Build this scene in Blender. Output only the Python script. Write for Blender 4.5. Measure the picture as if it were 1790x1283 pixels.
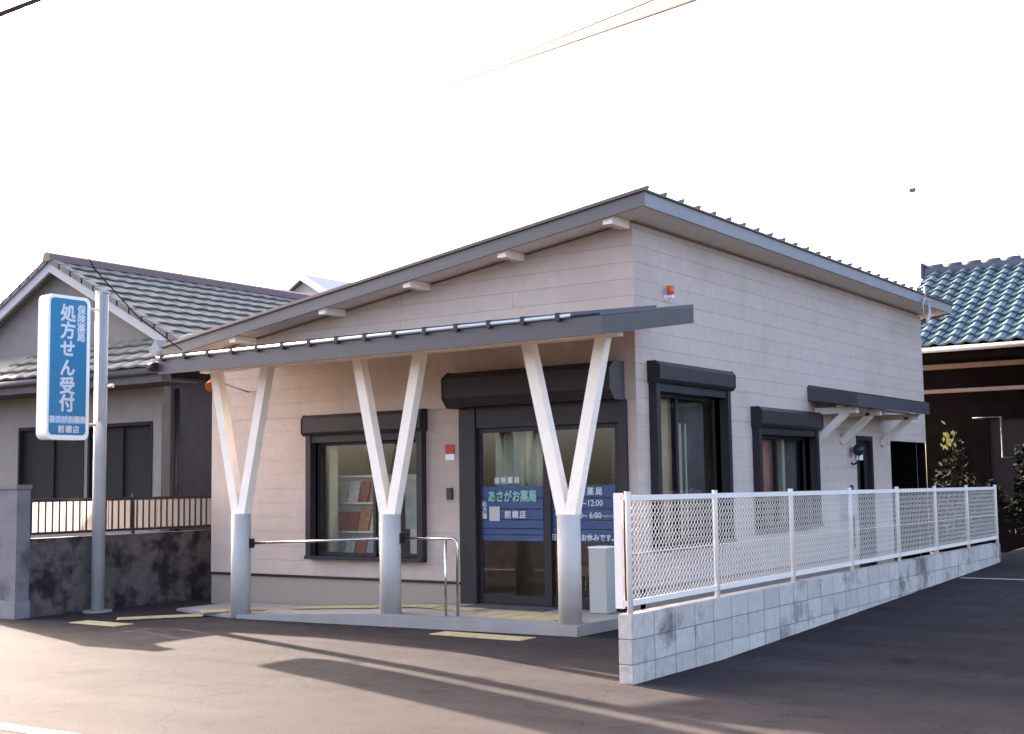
import bpy, bmesh, math, random
from mathutils import Vector, Matrix
random.seed(7)
for o in list(bpy.data.objects): bpy.data.objects.remove(o)
SC = bpy.context.scene
COL = SC.collection
R = math.radians

# ------------------------------------------------------------------ camera
CX, CY, F, H = 895.0, 641.5, 2211.6, 1.6      # photograph: 1790 x 1283
_y, _p, _r = R(34.8), R(5.27), R(.825)
FWD = Vector((-math.sin(_y)*math.cos(_p), math.cos(_y)*math.cos(_p), math.sin(_p)))
_rt = Vector((math.cos(_y), math.sin(_y), 0)); _dn = -_rt.cross(FWD)
RT = math.cos(_r)*_rt + math.sin(_r)*_dn
DN = math.cos(_r)*_dn - math.sin(_r)*_rt
EYE = Vector((0, 0, H))
cam = bpy.data.cameras.new('camera'); camo = bpy.data.objects.new('camera', cam); COL.objects.link(camo)
cam.sensor_fit = 'HORIZONTAL'; cam.sensor_width = 36; cam.lens = 36*F/1790; cam.clip_start = .05; cam.clip_end = 2000
m = Matrix((RT, -DN, -FWD)).transposed().to_4x4(); m.translation = EYE
camo.matrix_world = m
SC.camera = camo
SC.render.resolution_x = 1024; SC.render.resolution_y = 734

# ------------------------------------------------------------------ sky, sun, exposure
SUN = Vector((-6.4, 2.08, 2.32)).normalized()       # towards the sun
world = bpy.data.worlds.new('World'); SC.world = world; world.use_nodes = True
nt = world.node_tree; bg = nt.nodes['Background']
sky = nt.nodes.new('ShaderNodeTexSky'); sky.sky_type = 'NISHITA'; sky.sun_disc = False
sky.sun_elevation = math.asin(SUN.z); sky.sun_rotation = math.atan2(SUN.x, SUN.y)
sky.air_density = .5; sky.dust_density = 4.5; sky.ozone_density = 0
nt.links.new(sky.outputs[0], bg.inputs[0]); bg.inputs[1].default_value = .15
sl = bpy.data.lights.new('sun', 'SUN'); sl.energy = 4.5; sl.angle = R(.53); sl.color = (1, .84, .72)
slo = bpy.data.objects.new('sun', sl); COL.objects.link(slo)
slo.rotation_euler = SUN.to_track_quat('Z', 'Y').to_euler(); slo.location = SUN*40
SC.view_settings.view_transform = 'Standard'; SC.view_settings.look = 'None'
SC.view_settings.exposure = 3.05; SC.view_settings.gamma = 1.0; SC.view_settings.use_curve_mapping = False

# ------------------------------------------------------------------ pixel -> place
def ray(u, v): return RT*(u-CX) + DN*(v-CY) + FWD*F
def gz(u, v, z=0): d = ray(u, v); return EYE + d*((z-H)/d.z)
def onY(u, v, Y): d = ray(u, v); return EYE + d*(Y/d.y)
def onX(u, v, X): d = ray(u, v); return EYE + d*(X/d.x)
def at(u, v, dist): return EYE + ray(u, v).normalized()*dist
def sstep(a, b, t): t = min(1, max(0, (t-a)/(b-a))); return t*t*(3-2*t)
def gh(x, y):
    z = 0.0
    if x < -7.1: z += .011*(max(x, -16)+7.1)
    z += .03*max(0, min(y, 24)-10.5)*sstep(-6.6, -5.2, x)
    return z
def gg(u, v):
    z = 0
    for i in range(8): p = gz(u, v, z); z = gh(p.x, p.y)
    return p

# ------------------------------------------------------------------ materials
MATS = {}
def mat(name, col, rough=.7, metal=0, noise=0, nscale=6, bump=0, bscale=40, spec=.4, stain=None, sscale=1.2, slo_=.5, shi=.62, vary=0):
    if name in MATS: return MATS[name]
    M = bpy.data.materials.new(name); M.use_nodes = True; N = M.node_tree; b = N.nodes['Principled BSDF']
    b.inputs['Roughness'].default_value = rough; b.inputs['Metallic'].default_value = metal
    b.inputs['Specular IOR Level'].default_value = spec
    b.inputs['Base Color'].default_value = (*col, 1)
    tc = {'Object': N.nodes.new('ShaderNodeNewGeometry').outputs['Position']}; L = N.links.new
    src = None
    if noise:
        n = N.nodes.new('ShaderNodeTexNoise'); n.inputs['Scale'].default_value = nscale; n.inputs['Detail'].default_value = 8
        L(tc['Object'], n.inputs['Vector'])
        mx = N.nodes.new('ShaderNodeMix'); mx.data_type = 'RGBA'
        mr = N.nodes.new('ShaderNodeMapRange'); mr.inputs[1].default_value = .3; mr.inputs[2].default_value = .7
        L(n.outputs['Fac'], mr.inputs[0]); L(mr.outputs[0], mx.inputs['Factor'])
        mx.inputs['A'].default_value = (*[c*(1-noise) for c in col], 1); mx.inputs['B'].default_value = (*[min(1, c*(1+noise)) for c in col], 1)
        src = mx.outputs['Result']; L(src, b.inputs['Base Color'])
    if stain:
        n = N.nodes.new('ShaderNodeTexNoise'); n.inputs['Scale'].default_value = sscale; n.inputs['Detail'].default_value = 6; n.inputs['Roughness'].default_value = .62
        L(tc['Object'], n.inputs['Vector'])
        mr = N.nodes.new('ShaderNodeMapRange'); mr.inputs[1].default_value = slo_; mr.inputs[2].default_value = shi; L(n.outputs['Fac'], mr.inputs[0])
        mx = N.nodes.new('ShaderNodeMix'); mx.data_type = 'RGBA'; L(mr.outputs[0], mx.inputs['Factor'])
        if src: L(src, mx.inputs['A'])
        else: mx.inputs['A'].default_value = (*col, 1)
        mx.inputs['B'].default_value = (*stain, 1); L(mx.outputs['Result'], b.inputs['Base Color'])
    if vary:
        oi = N.nodes.new('ShaderNodeObjectInfo'); mr = N.nodes.new('ShaderNodeMapRange'); mr.inputs[3].default_value = 1-vary; mr.inputs[4].default_value = 1+vary; L(oi.outputs['Random'], mr.inputs[0])
        hs = N.nodes.new('ShaderNodeHueSaturation'); L(mr.outputs[0], hs.inputs['Value'])
        L(b.inputs['Base Color'].links[0].from_socket, hs.inputs['Color']); L(hs.outputs[0], b.inputs['Base Color'])
    if bump:
        n = N.nodes.new('ShaderNodeTexNoise'); n.inputs['Scale'].default_value = bscale; n.inputs['Detail'].default_value = 6
        L(tc['Object'], n.inputs['Vector'])
        bp = N.nodes.new('ShaderNodeBump'); bp.inputs['Strength'].default_value = bump; bp.inputs['Distance'].default_value = .01
        L(n.outputs['Fac'], bp.inputs['Height']); L(bp.outputs[0], b.inputs['Normal'])
    MATS[name] = M; return M

def asphalt():
    M = bpy.data.materials.new('asphalt'); M.use_nodes = True; N = M.node_tree; L = N.links.new; b = N.nodes['Principled BSDF']
    b.inputs['Roughness'].default_value = .95; b.inputs['Specular IOR Level'].default_value = .04
    tc = N.nodes.new('ShaderNodeTexCoord')
    def noise(s, d=8, r=.6):
        n = N.nodes.new('ShaderNodeTexNoise'); n.inputs['Scale'].default_value = s; n.inputs['Detail'].default_value = d; n.inputs['Roughness'].default_value = r
        L(tc.outputs['Object'], n.inputs['Vector']); return n.outputs['Fac']
    def ramp(f, a, c0, b_, c1):
        r = N.nodes.new('ShaderNodeValToRGB'); r.color_ramp.elements[0].position = a; r.color_ramp.elements[1].position = b_
        r.color_ramp.elements[0].color = (*c0, 1); r.color_ramp.elements[1].color = (*c1, 1); L(f, r.inputs[0]); return r.outputs[0]
    def mul(a, c, f=1):
        x = N.nodes.new('ShaderNodeMix'); x.data_type = 'RGBA'; x.blend_type = 'MULTIPLY'; x.inputs['Factor'].default_value = f
        L(a, x.inputs['A']); L(c, x.inputs['B']); return x.outputs['Result']
    base = ramp(noise(.35, 6), .35, (.032, .0280, .0290), .65, (.045, .039, .0405))
    sp = ramp(noise(70, 4, .75), .36, (.5, .5, .5), .64, (1.45, 1.42, 1.38))
    st = ramp(noise(2.2, 9, .68), .33, (.72, .72, .72), .5, (1, 1, 1))
    mp = N.nodes.new('ShaderNodeMapping'); mp.inputs['Scale'].default_value = (.25, 1.6, 1); L(tc.outputs['Object'], mp.inputs[0])
    wn = N.nodes.new('ShaderNodeTexNoise'); wn.inputs['Scale'].default_value = 1.1; wn.inputs['Detail'].default_value = 7; L(mp.outputs[0], wn.inputs['Vector'])
    wear = ramp(wn.outputs['Fac'], .35, (.84, .84, .85), .65, (1.14, 1.13, 1.11))          # streaks along the street
    oil = ramp(noise(1.3, 3, .5), .27, (.55, .55, .56), .36, (1, 1, 1))
    vo = N.nodes.new('ShaderNodeTexVoronoi'); vo.feature = 'DISTANCE_TO_EDGE'; vo.inputs['Scale'].default_value = .42
    ds = N.nodes.new('ShaderNodeTexNoise'); ds.inputs['Scale'].default_value = 1.6; ds.inputs['Detail'].default_value = 8; L(tc.outputs['Object'], ds.inputs['Vector'])
    ad = N.nodes.new('ShaderNodeMix'); ad.data_type = 'RGBA'; ad.blend_type = 'ADD'; ad.inputs['Factor'].default_value = .9; L(tc.outputs['Object'], ad.inputs['A']); L(ds.outputs['Color'], ad.inputs['B']); L(ad.outputs['Result'], vo.inputs['Vector'])
    crack = ramp(vo.outputs['Distance'], .0015, (.45, .45, .45), .006, (1, 1, 1))
    L(mul(mul(mul(mul(mul(base, sp, .85), st, .8), wear), oil, .7), crack, .55), b.inputs['Base Color'])
    bp = N.nodes.new('ShaderNodeBump'); bp.inputs['Strength'].default_value = .5; bp.inputs['Distance'].default_value = .006
    L(noise(120, 3), bp.inputs['Height']); L(bp.outputs[0], b.inputs['Normal'])
    return M
def glass(name, tint=(.9, .92, .9), rough=.0):
    M = bpy.data.materials.new(name); M.use_nodes = True; N = M.node_tree; L = N.links.new
    N.nodes.remove(N.nodes['Principled BSDF']); out = N.nodes['Material Output']
    t = N.nodes.new('ShaderNodeBsdfTransparent'); t.inputs[0].default_value = (*tint, 1)
    g = N.nodes.new('ShaderNodeBsdfGlossy'); g.inputs['Roughness'].default_value = rough
    fr = N.nodes.new('ShaderNodeFresnel'); ge = N.nodes.new('ShaderNodeNewGeometry'); io = N.nodes.new('ShaderNodeMapRange')
    io.inputs[3].default_value = 1.55; io.inputs[4].default_value = 1/1.55; L(ge.outputs['Backfacing'], io.inputs[0]); L(io.outputs[0], fr.inputs[0])   # thin pane: no inner total reflection
    mx = N.nodes.new('ShaderNodeMixShader'); L(fr.outputs[0], mx.inputs[0]); L(t.outputs[0], mx.inputs[1]); L(g.outputs[0], mx.inputs[2]); L(mx.outputs[0], out.inputs[0])
    return M
def translucent(name, col, f=.5):
    M = bpy.data.materials.new(name); M.use_nodes = True; N = M.node_tree; L = N.links.new
    b = N.nodes['Principled BSDF']; b.inputs['Base Color'].default_value = (*col, 1); b.inputs['Roughness'].default_value = .6
    t = N.nodes.new('ShaderNodeBsdfTranslucent'); t.inputs[0].default_value = (*col, 1)
    mx = N.nodes.new('ShaderNodeMixShader'); mx.inputs[0].default_value = f
    L(b.outputs[0], mx.inputs[1]); L(t.outputs[0], mx.inputs[2]); L(mx.outputs[0], N.nodes['Material Output'].inputs[0])
    return M

ASPH = asphalt()
SIDE = mat('siding', (.545, .425, .352), .75, noise=.06, nscale=9, bump=.35, bscale=60, stain=(.50, .383, .315), sscale=.9, vary=.025)
BACK = mat('siding_joint', (.36, .285, .225), .85)
WHITE = mat('white_paint', (.93, .80, .665), .5, noise=.04, nscale=5, bump=.08, bscale=30)
SOFF = mat('soffit_board', (.92, .83, .72), .7, noise=.04)
GREYF = mat('fascia_metal', (.10, .088, .086), .45, noise=.05, nscale=3, spec=.5)
DARKF = mat('canopy_metal', (.062, .053, .060), .45, noise=.06, nscale=3, spec=.5)
BRONZE = mat('bronze_aluminium', (.032, .026, .030), .4, noise=.08, nscale=4, spec=.22)
SHUT = mat('shutter_metal', (.036, .028, .030), .45, noise=.08, nscale=8, spec=.22)
ROOFM = mat('roof_metal', (.10, .05, .045), .4, noise=.1, spec=.5)
DRIP = mat('drip_edge_metal', (.7, .68, .64), .3, metal=.6)
PIPE = mat('column_steel', (.48, .435, .39), .6, noise=.05, nscale=5)
STEEL = mat('stainless_steel', (.62, .58, .52), .25, metal=1)
CONC = mat('concrete', (.28, .25, .23), .85, noise=.1, nscale=4, bump=.25, bscale=50, stain=(.25, .25, .25), sscale=2.5, slo_=.5, shi=.7)
BLOCK = mat('block_concrete', (.50, .43, .375), .9, noise=.1, nscale=14, bump=.5, bscale=90, stain=(.18, .145, .13), sscale=1.9, slo_=.525, shi=.66, vary=.10)
MORTAR = mat('mortar', (.14, .135, .135), .95)
OLDC = mat('stained_concrete', (.10, .083, .080), .95, noise=.2, nscale=7, bump=.4, bscale=40, stain=(.016, .013, .015), sscale=2.6, slo_=.46, shi=.6)
YEL = mat('tactile_yellow', (.46, .37, .19), .8, noise=.1, nscale=12, stain=(.36, .30, .18), sscale=6)
FENCEW = mat('fence_white', (.86, .745, .64), .45, noise=.03)
SIGNW = mat('sign_white', (.85, .83, .8), .4)
SIGNB = mat('sign_blue', (.016, .18, .33), .4, noise=.05, nscale=2)
LETW = mat('lettering_white', (.62, .62, .62), .6)
LETT = mat('lettering_teal', (.25, .45, .39), .6)
FILMB = mat('film_blue', (.03, .065, .17), .5, noise=.1, nscale=4)
GLASS = glass('window_glass')
GLASSD = glass('dark_glass', (.35, .35, .37))
POSTG = mat('sign_post_grey', (.36, .34, .34), .5, noise=.06, nscale=3)
TILEG = mat('roof_tile_grey', (.19, .178, .157), .85, noise=.15, nscale=3, spec=.15, vary=.08)
TILEB = mat('roof_tile_blue', (.05, .095, .11), .35, noise=.25, nscale=2.5, spec=.6, vary=.12)
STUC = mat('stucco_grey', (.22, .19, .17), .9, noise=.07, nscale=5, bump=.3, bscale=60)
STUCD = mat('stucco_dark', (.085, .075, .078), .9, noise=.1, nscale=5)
BROWN = mat('shaded_timber', (.006, .0042, .0045), .95, noise=.3, nscale=3, spec=.04)  # brown timber, darkened further with the deep shade put into the colour
PALET = mat('pale_timber', (.2, .145, .11), .7, noise=.1)
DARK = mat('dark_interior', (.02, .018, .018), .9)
BLACK = mat('black_metal', (.02, .02, .022), .4)
SCREEN = mat('void_shade', (.010, .0085, .010), .9)  # near-black: shade inside the openings put into sheets and frames
PANEL = translucent('panel_plastic', (.22, .195, .19), .55)

# ------------------------------------------------------------------ mesh helpers
class MB:
    def __init__(s): s.v = []; s.f = []
    def box(s, a, b):
        x0, y0, z0 = [min(p, q) for p, q in zip(a, b)]; x1, y1, z1 = [max(p, q) for p, q in zip(a, b)]
        n = len(s.v); s.v += [(x0,y0,z0),(x1,y0,z0),(x1,y1,z0),(x0,y1,z0),(x0,y0,z1),(x1,y0,z1),(x1,y1,z1),(x0,y1,z1)]
        s.f += [tuple(n+i for i in q) for q in ((0,3,2,1),(4,5,6,7),(0,1,5,4),(1,2,6,5),(2,3,7,6),(3,0,4,7))]; return s
    def prism(s, pts, d):                       # polygon pts (3D) extruded by vector d
        d = Vector(d); pts = [Vector(p) for p in pts]; n = len(s.v); k = len(pts)
        s.v += [tuple(p) for p in pts] + [tuple(p+d) for p in pts]
        nrm = Vector((0, 0, 0))
        for i in range(k): nrm += pts[i].cross(pts[(i+1) % k])
        fl = nrm.dot(d) > 0
        A = list(range(n, n+k)); B = list(range(n+k, n+2*k))
        s.f.append(tuple(A[::-1] if fl else A)); s.f.append(tuple(B if fl else B[::-1]))
        for i in range(k):
            j = (i+1) % k; q = (A[i], A[j], B[j], B[i]); s.f.append(q if fl else q[::-1])
        return s
    def tube(s, pts, r, k=10, cap=True, r2=None):
        pts = [Vector(p) for p in pts]; rings = []
        for i, p in enumerate(pts):
            t = (pts[min(i+1, len(pts)-1)] - pts[max(i-1, 0)]).normalized()
            a = t.cross(Vector((0, 0, 1)));
            if a.length < 1e-3: a = t.cross(Vector((1, 0, 0)))
            a.normalize(); b = t.cross(a); rr = r if r2 is None else r + (r2-r)*i/(len(pts)-1)
            n = len(s.v); rings.append(n)
            for j in range(k):
                th = 2*math.pi*j/k; s.v.append(tuple(p + a*math.cos(th)*rr + b*math.sin(th)*rr))
        for i in range(len(rings)-1):
            for j in range(k):
                s.f.append((rings[i]+j, rings[i]+(j+1) % k, rings[i+1]+(j+1) % k, rings[i+1]+j))
        if cap: s.f.append(tuple(rings[0]+j for j in range(k))[::-1]); s.f.append(tuple(rings[-1]+j for j in range(k)))
        return s
    def beam(s, a, b, w, h, up=(0, 0, 1)):       # rectangular bar from a to b
        a = Vector(a); b = Vector(b); t = (b-a).normalized(); sd = t.cross(Vector(up)).normalized(); u = sd.cross(t)
        P = [a+sd*w/2*i+u*h/2*j for i, j in ((-1,-1),(1,-1),(1,1),(-1,1))]
        return s.prism(P, b-a)
    def build(s, name, m, parent=None, bevel=0, smooth=False):
        me = bpy.data.meshes.new(name); me.from_pydata(s.v, [], s.f); me.validate(); me.update()
        bm = bmesh.new(); bm.from_mesh(me); bmesh.ops.recalc_face_normals(bm, faces=bm.faces)
        if bevel: bmesh.ops.bevel(bm, geom=list(bm.edges), offset=bevel, segments=2, affect='EDGES', clamp_overlap=True)
        bm.to_mesh(me); bm.free()
        if smooth:
            for p in me.polygons: p.use_smooth = len(p.vertices) == 4
        me.materials.append(m)
        return link(name, me, parent)
def link(name, me, parent=None, loc=None, rot=None):
    o = bpy.data.objects.new(name, me); COL.objects.link(o)
    if loc is not None: o.location = loc
    if rot is not None: o.rotation_euler = rot
    if parent is not None:
        o.parent = parent
        if parent.type == 'EMPTY': o.matrix_parent_inverse = Matrix.Translation(-parent.location)
    return o
def tag(o, label, cat, group=None, kind=None):
    o['label'] = label; o['category'] = cat
    if group: o['group'] = group
    if kind: o['kind'] = kind
    return o
def thing(name, loc, label, cat, group=None):
    o = bpy.data.objects.new(name, None); COL.objects.link(o); o.location = loc; o.empty_display_size = .2
    return tag(o, label, cat, group)
def box(name, a, b, m, parent=None, bevel=0): return MB().box(a, b).build(name, m, parent, bevel)

FRONT = Matrix(((1,0,0),(0,0,-1),(0,1,0))).to_4x4()      # text facing -Y
RIGHT = Matrix(((0,0,1),(1,0,0),(0,1,0))).to_4x4()       # text facing +X
def text_verts(body, size, M, offset=0, align='CENTER', spacing=1.0, line=1.0, extrude=.001):
    cu = bpy.data.curves.new('t', 'FONT'); cu.body = body; cu.size = size; cu.align_x = align; cu.align_y = 'CENTER'
    cu.space_character = spacing; cu.space_line = line; cu.extrude = extrude; cu.resolution_u = 3
    o = bpy.data.objects.new('t', cu); COL.objects.link(o)
    dg = bpy.context.evaluated_depsgraph_get(); me = bpy.data.meshes.new_from_object(o.evaluated_get(dg))
    bpy.data.objects.remove(o); bpy.data.curves.remove(cu)
    if offset:                                  # bolder strokes: shifted copies, each a hair proud of the last
        bm = bmesh.new()
        for k, (dx, dy) in enumerate(((-1, 0), (1, 0), (0, -1), (0, 1), (-.7, -.7), (.7, .7), (-.7, .7), (.7, -.7))):
            c = me.copy(); c.transform(Matrix.Translation((dx*offset, dy*offset, k*.00025))); bm.from_mesh(c); bpy.data.meshes.remove(c)
        bm.to_mesh(me); bm.free()
    me.transform(M); return me
def lettering(items, name, m, parent):
    bm = bmesh.new()
    for me in items:
        bm.from_mesh(me); bpy.data.meshes.remove(me)
    me = bpy.data.meshes.new(name); bm.to_mesh(me); bm.free(); me.materials.clear(); me.materials.append(m)
    return link(name, me, parent)
def T(p, base): M = base.copy(); M.translation = p; return M

# ------------------------------------------------------------------ ground
def ground():
    xs = [-400,-120,-60,-35,-25,-20] + [-16+.5*i for i in range(0, 18)] + [-7.1,-6.8,-6.5,-6.2,-5.9,-5.6,-5.3,-5.07,-4.5,-4,-3,-2,-1,0,2,5,10,20,40,120,400]
    ys = [-400,-100,-40,-15,-5,0,3] + [4+.5*i for i in range(0, 41)] + [27,32,40,60,120,400]
    me = bpy.data.meshes.new('ground'); V = []; Fc = []
    for y in ys:
        for x in xs: V.append((x, y, gh(x, y)))
    w = len(xs)
    for j in range(len(ys)-1):
        for i in range(w-1): Fc.append((j*w+i, j*w+i+1, (j+1)*w+i+1, (j+1)*w+i))
    me.from_pydata(V, [], Fc); me.materials.append(ASPH)
    for p in me.polygons: p.use_smooth = True
    o = link('ground', me); o['kind'] = 'structure'; return o
GROUND = ground()
def sheet(name, pts, m, parent, dz=.004, n=6):        # thin quad strip draped over the ground
    a, b, c, d = [Vector((p[0], p[1], 0)) for p in pts]; V = []; Fc = []
    for i in range(n+1):
        t = i/n
        for q in (a.lerp(b, t), d.lerp(c, t)): V.append((q.x, q.y, gh(q.x, q.y)+dz))
    for i in range(n): Fc.append((2*i, 2*i+2, 2*i+3, 2*i+1))
    me = bpy.data.meshes.new(name); me.from_pydata(V, [], Fc); me.materials.append(m); return link(name, me, parent)
PAINT = mat('road_paint', (.35, .33, .31), .8, noise=.1, nscale=10, stain=(.2, .19, .18), sscale=7, slo_=.56, shi=.7)
a = gg(0, 1264)
sheet('edge_line', [(-30, a.y), (2, a.y), (2, a.y-.15), (-30, a.y-.15)], PAINT, GROUND, n=60)
sheet('parking_line', [(-5.0, 17.95), (-1.5, 17.95), (-1.5, 17.85), (-5.0, 17.85)], PAINT, GROUND, .006)

# ------------------------------------------------------------------ pharmacy: plan
YF, XS, XL, YB = 12.87, -7.20, -14.37, 23.87
SL = .145
def zb(x): return 4.703 + SL*(x+6.77)          # underside of the main roof
PH = thing('pharmacy_building', (-10.8, 18, 0), 'low pale siding shop with lean-to roof and Y-shaped porch columns', 'building')

# openings (front in x,z ; side in y,z)
W1 = (-12.28, -10.40, .66, 2.56)
DO = (-9.75, -7.31, .0, 2.56)
S1 = (13.25, 15.10, .86, 2.80)
S2 = (16.15, 18.15, .95, 2.40)
SD = (20.12, 20.87, .0, 2.30)
AL = (21.82, YB, .0, 2.25)
def clip_top(poly, top):
    out = []
    for i in range(len(poly)):
        p, q = poly[i], poly[(i+1) % len(poly)]; dp = top(p[0])-p[1]; dq = top(q[0])-q[1]
        if dp >= 0: out.append(p)
        if (dp >= 0) != (dq >= 0):
            t = dp/(dp-dq); out.append((p[0]+t*(q[0]-p[0]), p[1]+t*(q[1]-p[1])))
    return out
def sub(s0, s1, z0, z1, ops):
    zz = sorted({z0, z1} | {z for o in ops for z in (o[2], o[3]) if z0 < z < z1}); res = []
    for a, b in zip(zz, zz[1:]):
        iv = [(s0, s1)]
        for o in ops:
            if o[2] < b-1e-6 and o[3] > a+1e-6:
                iv = [q for (l, r) in iv for q in ((l, min(r, o[0])), (max(l, o[1]), r)) if q[1]-q[0] > .015]
        res += [(l, r, a, b) for l, r in iv]
    # merge vertical neighbours with the same extent
    mg = []
    for c in res:
        for k, d in enumerate(mg):
            if abs(d[0]-c[0]) < 1e-6 and abs(d[1]-c[1]) < 1e-6 and abs(d[3]-c[2]) < 1e-6: mg[k] = (d[0], d[1], d[2], c[3]); break
        else: mg.append(c)
    return mg
ZB = .38                                       # bottom of the siding
def wall(name, s0, s1, top, ops, to3, nrm, row=.2, plen=1.82):
    base = MB(); n = Vector(nrm)
    for c in sub(s0, s1, -.2, 6, ops):
        p = clip_top([(c[0], c[2]), (c[1], c[2]), (c[1], c[3]), (c[0], c[3])], top)
        if len(p) > 2: base.prism([to3(*q) for q in p], -n*.12)
    w = base.build(name, BACK, PH)
    k = 0; z = ZB
    while z < 4.8:
        st = s0 + (0 if k % 2 == 0 else -plen/2); s = st
        while s < s1:
            a, b = max(s, s0), min(s+plen, s1)
            if b-a > .02:
                for c in sub(a, b, z, z+row, ops):
                    g = .0015
                    p = clip_top([(c[0]+g, c[2]+g), (c[1]-g, c[2]+g), (c[1]-g, c[3]-g), (c[0]+g, c[3]-g)], lambda t: top(t)-.002)
                    if len(p) > 2 and max(q[1] for q in p)-min(q[1] for q in p) > .01:
                        MB().prism([to3(*q)+n*.001 for q in p], n*.012).build('siding_board', SIDE, w)
            s += plen
        z += row; k += 1
    return w
WF = wall('front_wall', XL, XS, zb, [W1, DO], lambda s, z: Vector((s, YF, z)), (0, -1, 0), .2, 3.64)
WS = wall('side_wall', YF+.001, YB, lambda t: zb(XS), [S1, S2, SD, AL], lambda s, z: Vector((XS, s, z)), (1, 0, 0), .2, 3.7)
# other two walls, alcove, foundation, corner trim
MB().prism([(XL, YF+.13, -.3), (XL, YB, -.3), (XL, YB, zb(XL)), (XL, YF+.13, zb(XL))], (.12, 0, 0)).build('rear_side_wall', SIDE, PH)
MB().prism([(XL+.13, YB-.12, -.3), (XS-.13, YB-.12, -.3), (XS-.13, YB-.12, zb(XS-.13)), (XL+.13, YB-.12, zb(XL+.13))], (0, .12, 0)).build('rear_wall', SIDE, PH)
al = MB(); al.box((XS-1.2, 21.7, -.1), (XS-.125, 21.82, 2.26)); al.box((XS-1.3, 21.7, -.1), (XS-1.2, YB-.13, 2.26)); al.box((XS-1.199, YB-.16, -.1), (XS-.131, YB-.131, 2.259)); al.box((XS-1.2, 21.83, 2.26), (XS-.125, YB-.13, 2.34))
al.build('alcove_shade', BROWN, PH); box('corner_post', (XS-.129, YB-.12, -.2), (XS-.002, YB, 2.249), BROWN, PH)  # near-black lining and post: the shade of the recess put into the colour
fd = MB(); fd.box((XL+.01, YF+.012, -.3), (-9.76, YF+.10, ZB-.03)); fd.build('foundation', mat('foundation_concrete', (.19, .172, .165), .9, noise=.12, nscale=3, bump=.25, stain=(.13, .118, .115), sscale=2), PH)
box('foundation', (XS-.1, YF+.02, -.2), (XS-.014, 20.1, ZB-.03), CONC, PH)
box('base_flashing', (XL-.012, YF-.022, ZB-.035), (-9.765, YF+.005, ZB-.004), BRONZE, PH)
box('corner_trim', (XS-.004, YF-.0145, ZB), (XS+.0145, YF+.004, zb(XS)-.005), SIDE, PH)

# roof
XR, XLe, Y0, Y1 = -6.77, -14.95, 12.39, 24.5
def rp(x, y, dz): return Vector((x, y, zb(x)+dz))
def slab(x0, x1, y0, y1, d0, d1): return MB().prism([rp(x0, y0, d0), rp(x1, y0, d0), rp(x1, y1, d0), rp(x0, y1, d0)], (0, 0, d1-d0))
RO = slab(XLe-.02, XR+.03, Y0-.03, Y1, .165, .185).build('roof', ROOFM, PH)
slab(XLe+.03, XR-.03, Y0+.03, Y1-.03, .03, .06).build('soffit', SOFF, RO)
slab(XLe, XR+.002, Y0, Y0+.028, 0, .163).build('fascia_board', GREYF, RO)
MB().prism([rp(XR, Y0+.03, 0), rp(XR, Y1, 0), rp(XR, Y1, .163), rp(XR, Y0+.03, .163)], (-.028, 0, 0)).build('fascia_board', mat('skylit_fascia', (.30, .285, .27), .6, noise=.04, spec=.2), RO)  # lighter than the front fascia: sky light put into the colour
MB().prism([rp(XLe, Y0+.03, 0), rp(XLe, Y1, 0), rp(XLe, Y1, .163), rp(XLe, Y0+.03, .163)], (.028, 0, 0)).build('fascia_board', GREYF, RO)
slab(XLe, XR, Y1-.028, Y1-.002, 0, .163).build('fascia_board', GREYF, RO)
rib = MB().prism([rp(XLe, -.016, .186), rp(XR+.045, -.016, .186), rp(XR+.045, -.009, .228), rp(XLe, -.009, .228)], (0, .03, 0))
rb0 = rib.build('roof_rib', ROOFM, RO); rb0.location = (0, Y0+.04, 0)
for i in range(1, 28): link('roof_rib', rb0.data, RO, (0, Y0+.04+.435*i, 0))
for x in (-7.28, -8.78, -10.28, -11.76, -13.5):
    MB().prism([(x-.06, Y0+.05, zb(x)-.065), (x+.06, Y0+.05, zb(x)-.065), (x+.06, Y0+.05, zb(x)+.03), (x-.06, Y0+.05, zb(x)+.03)], (0, YF-Y0-.065, 0)).build('purlin', WHITE, RO)
gut = MB().tube([(XLe-.07, Y0, zb(XLe)+.08), (XLe-.07, Y1, zb(XLe)+.06)], .055, 10); gut.build('gutter', DARKF, RO, smooth=True)

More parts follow.
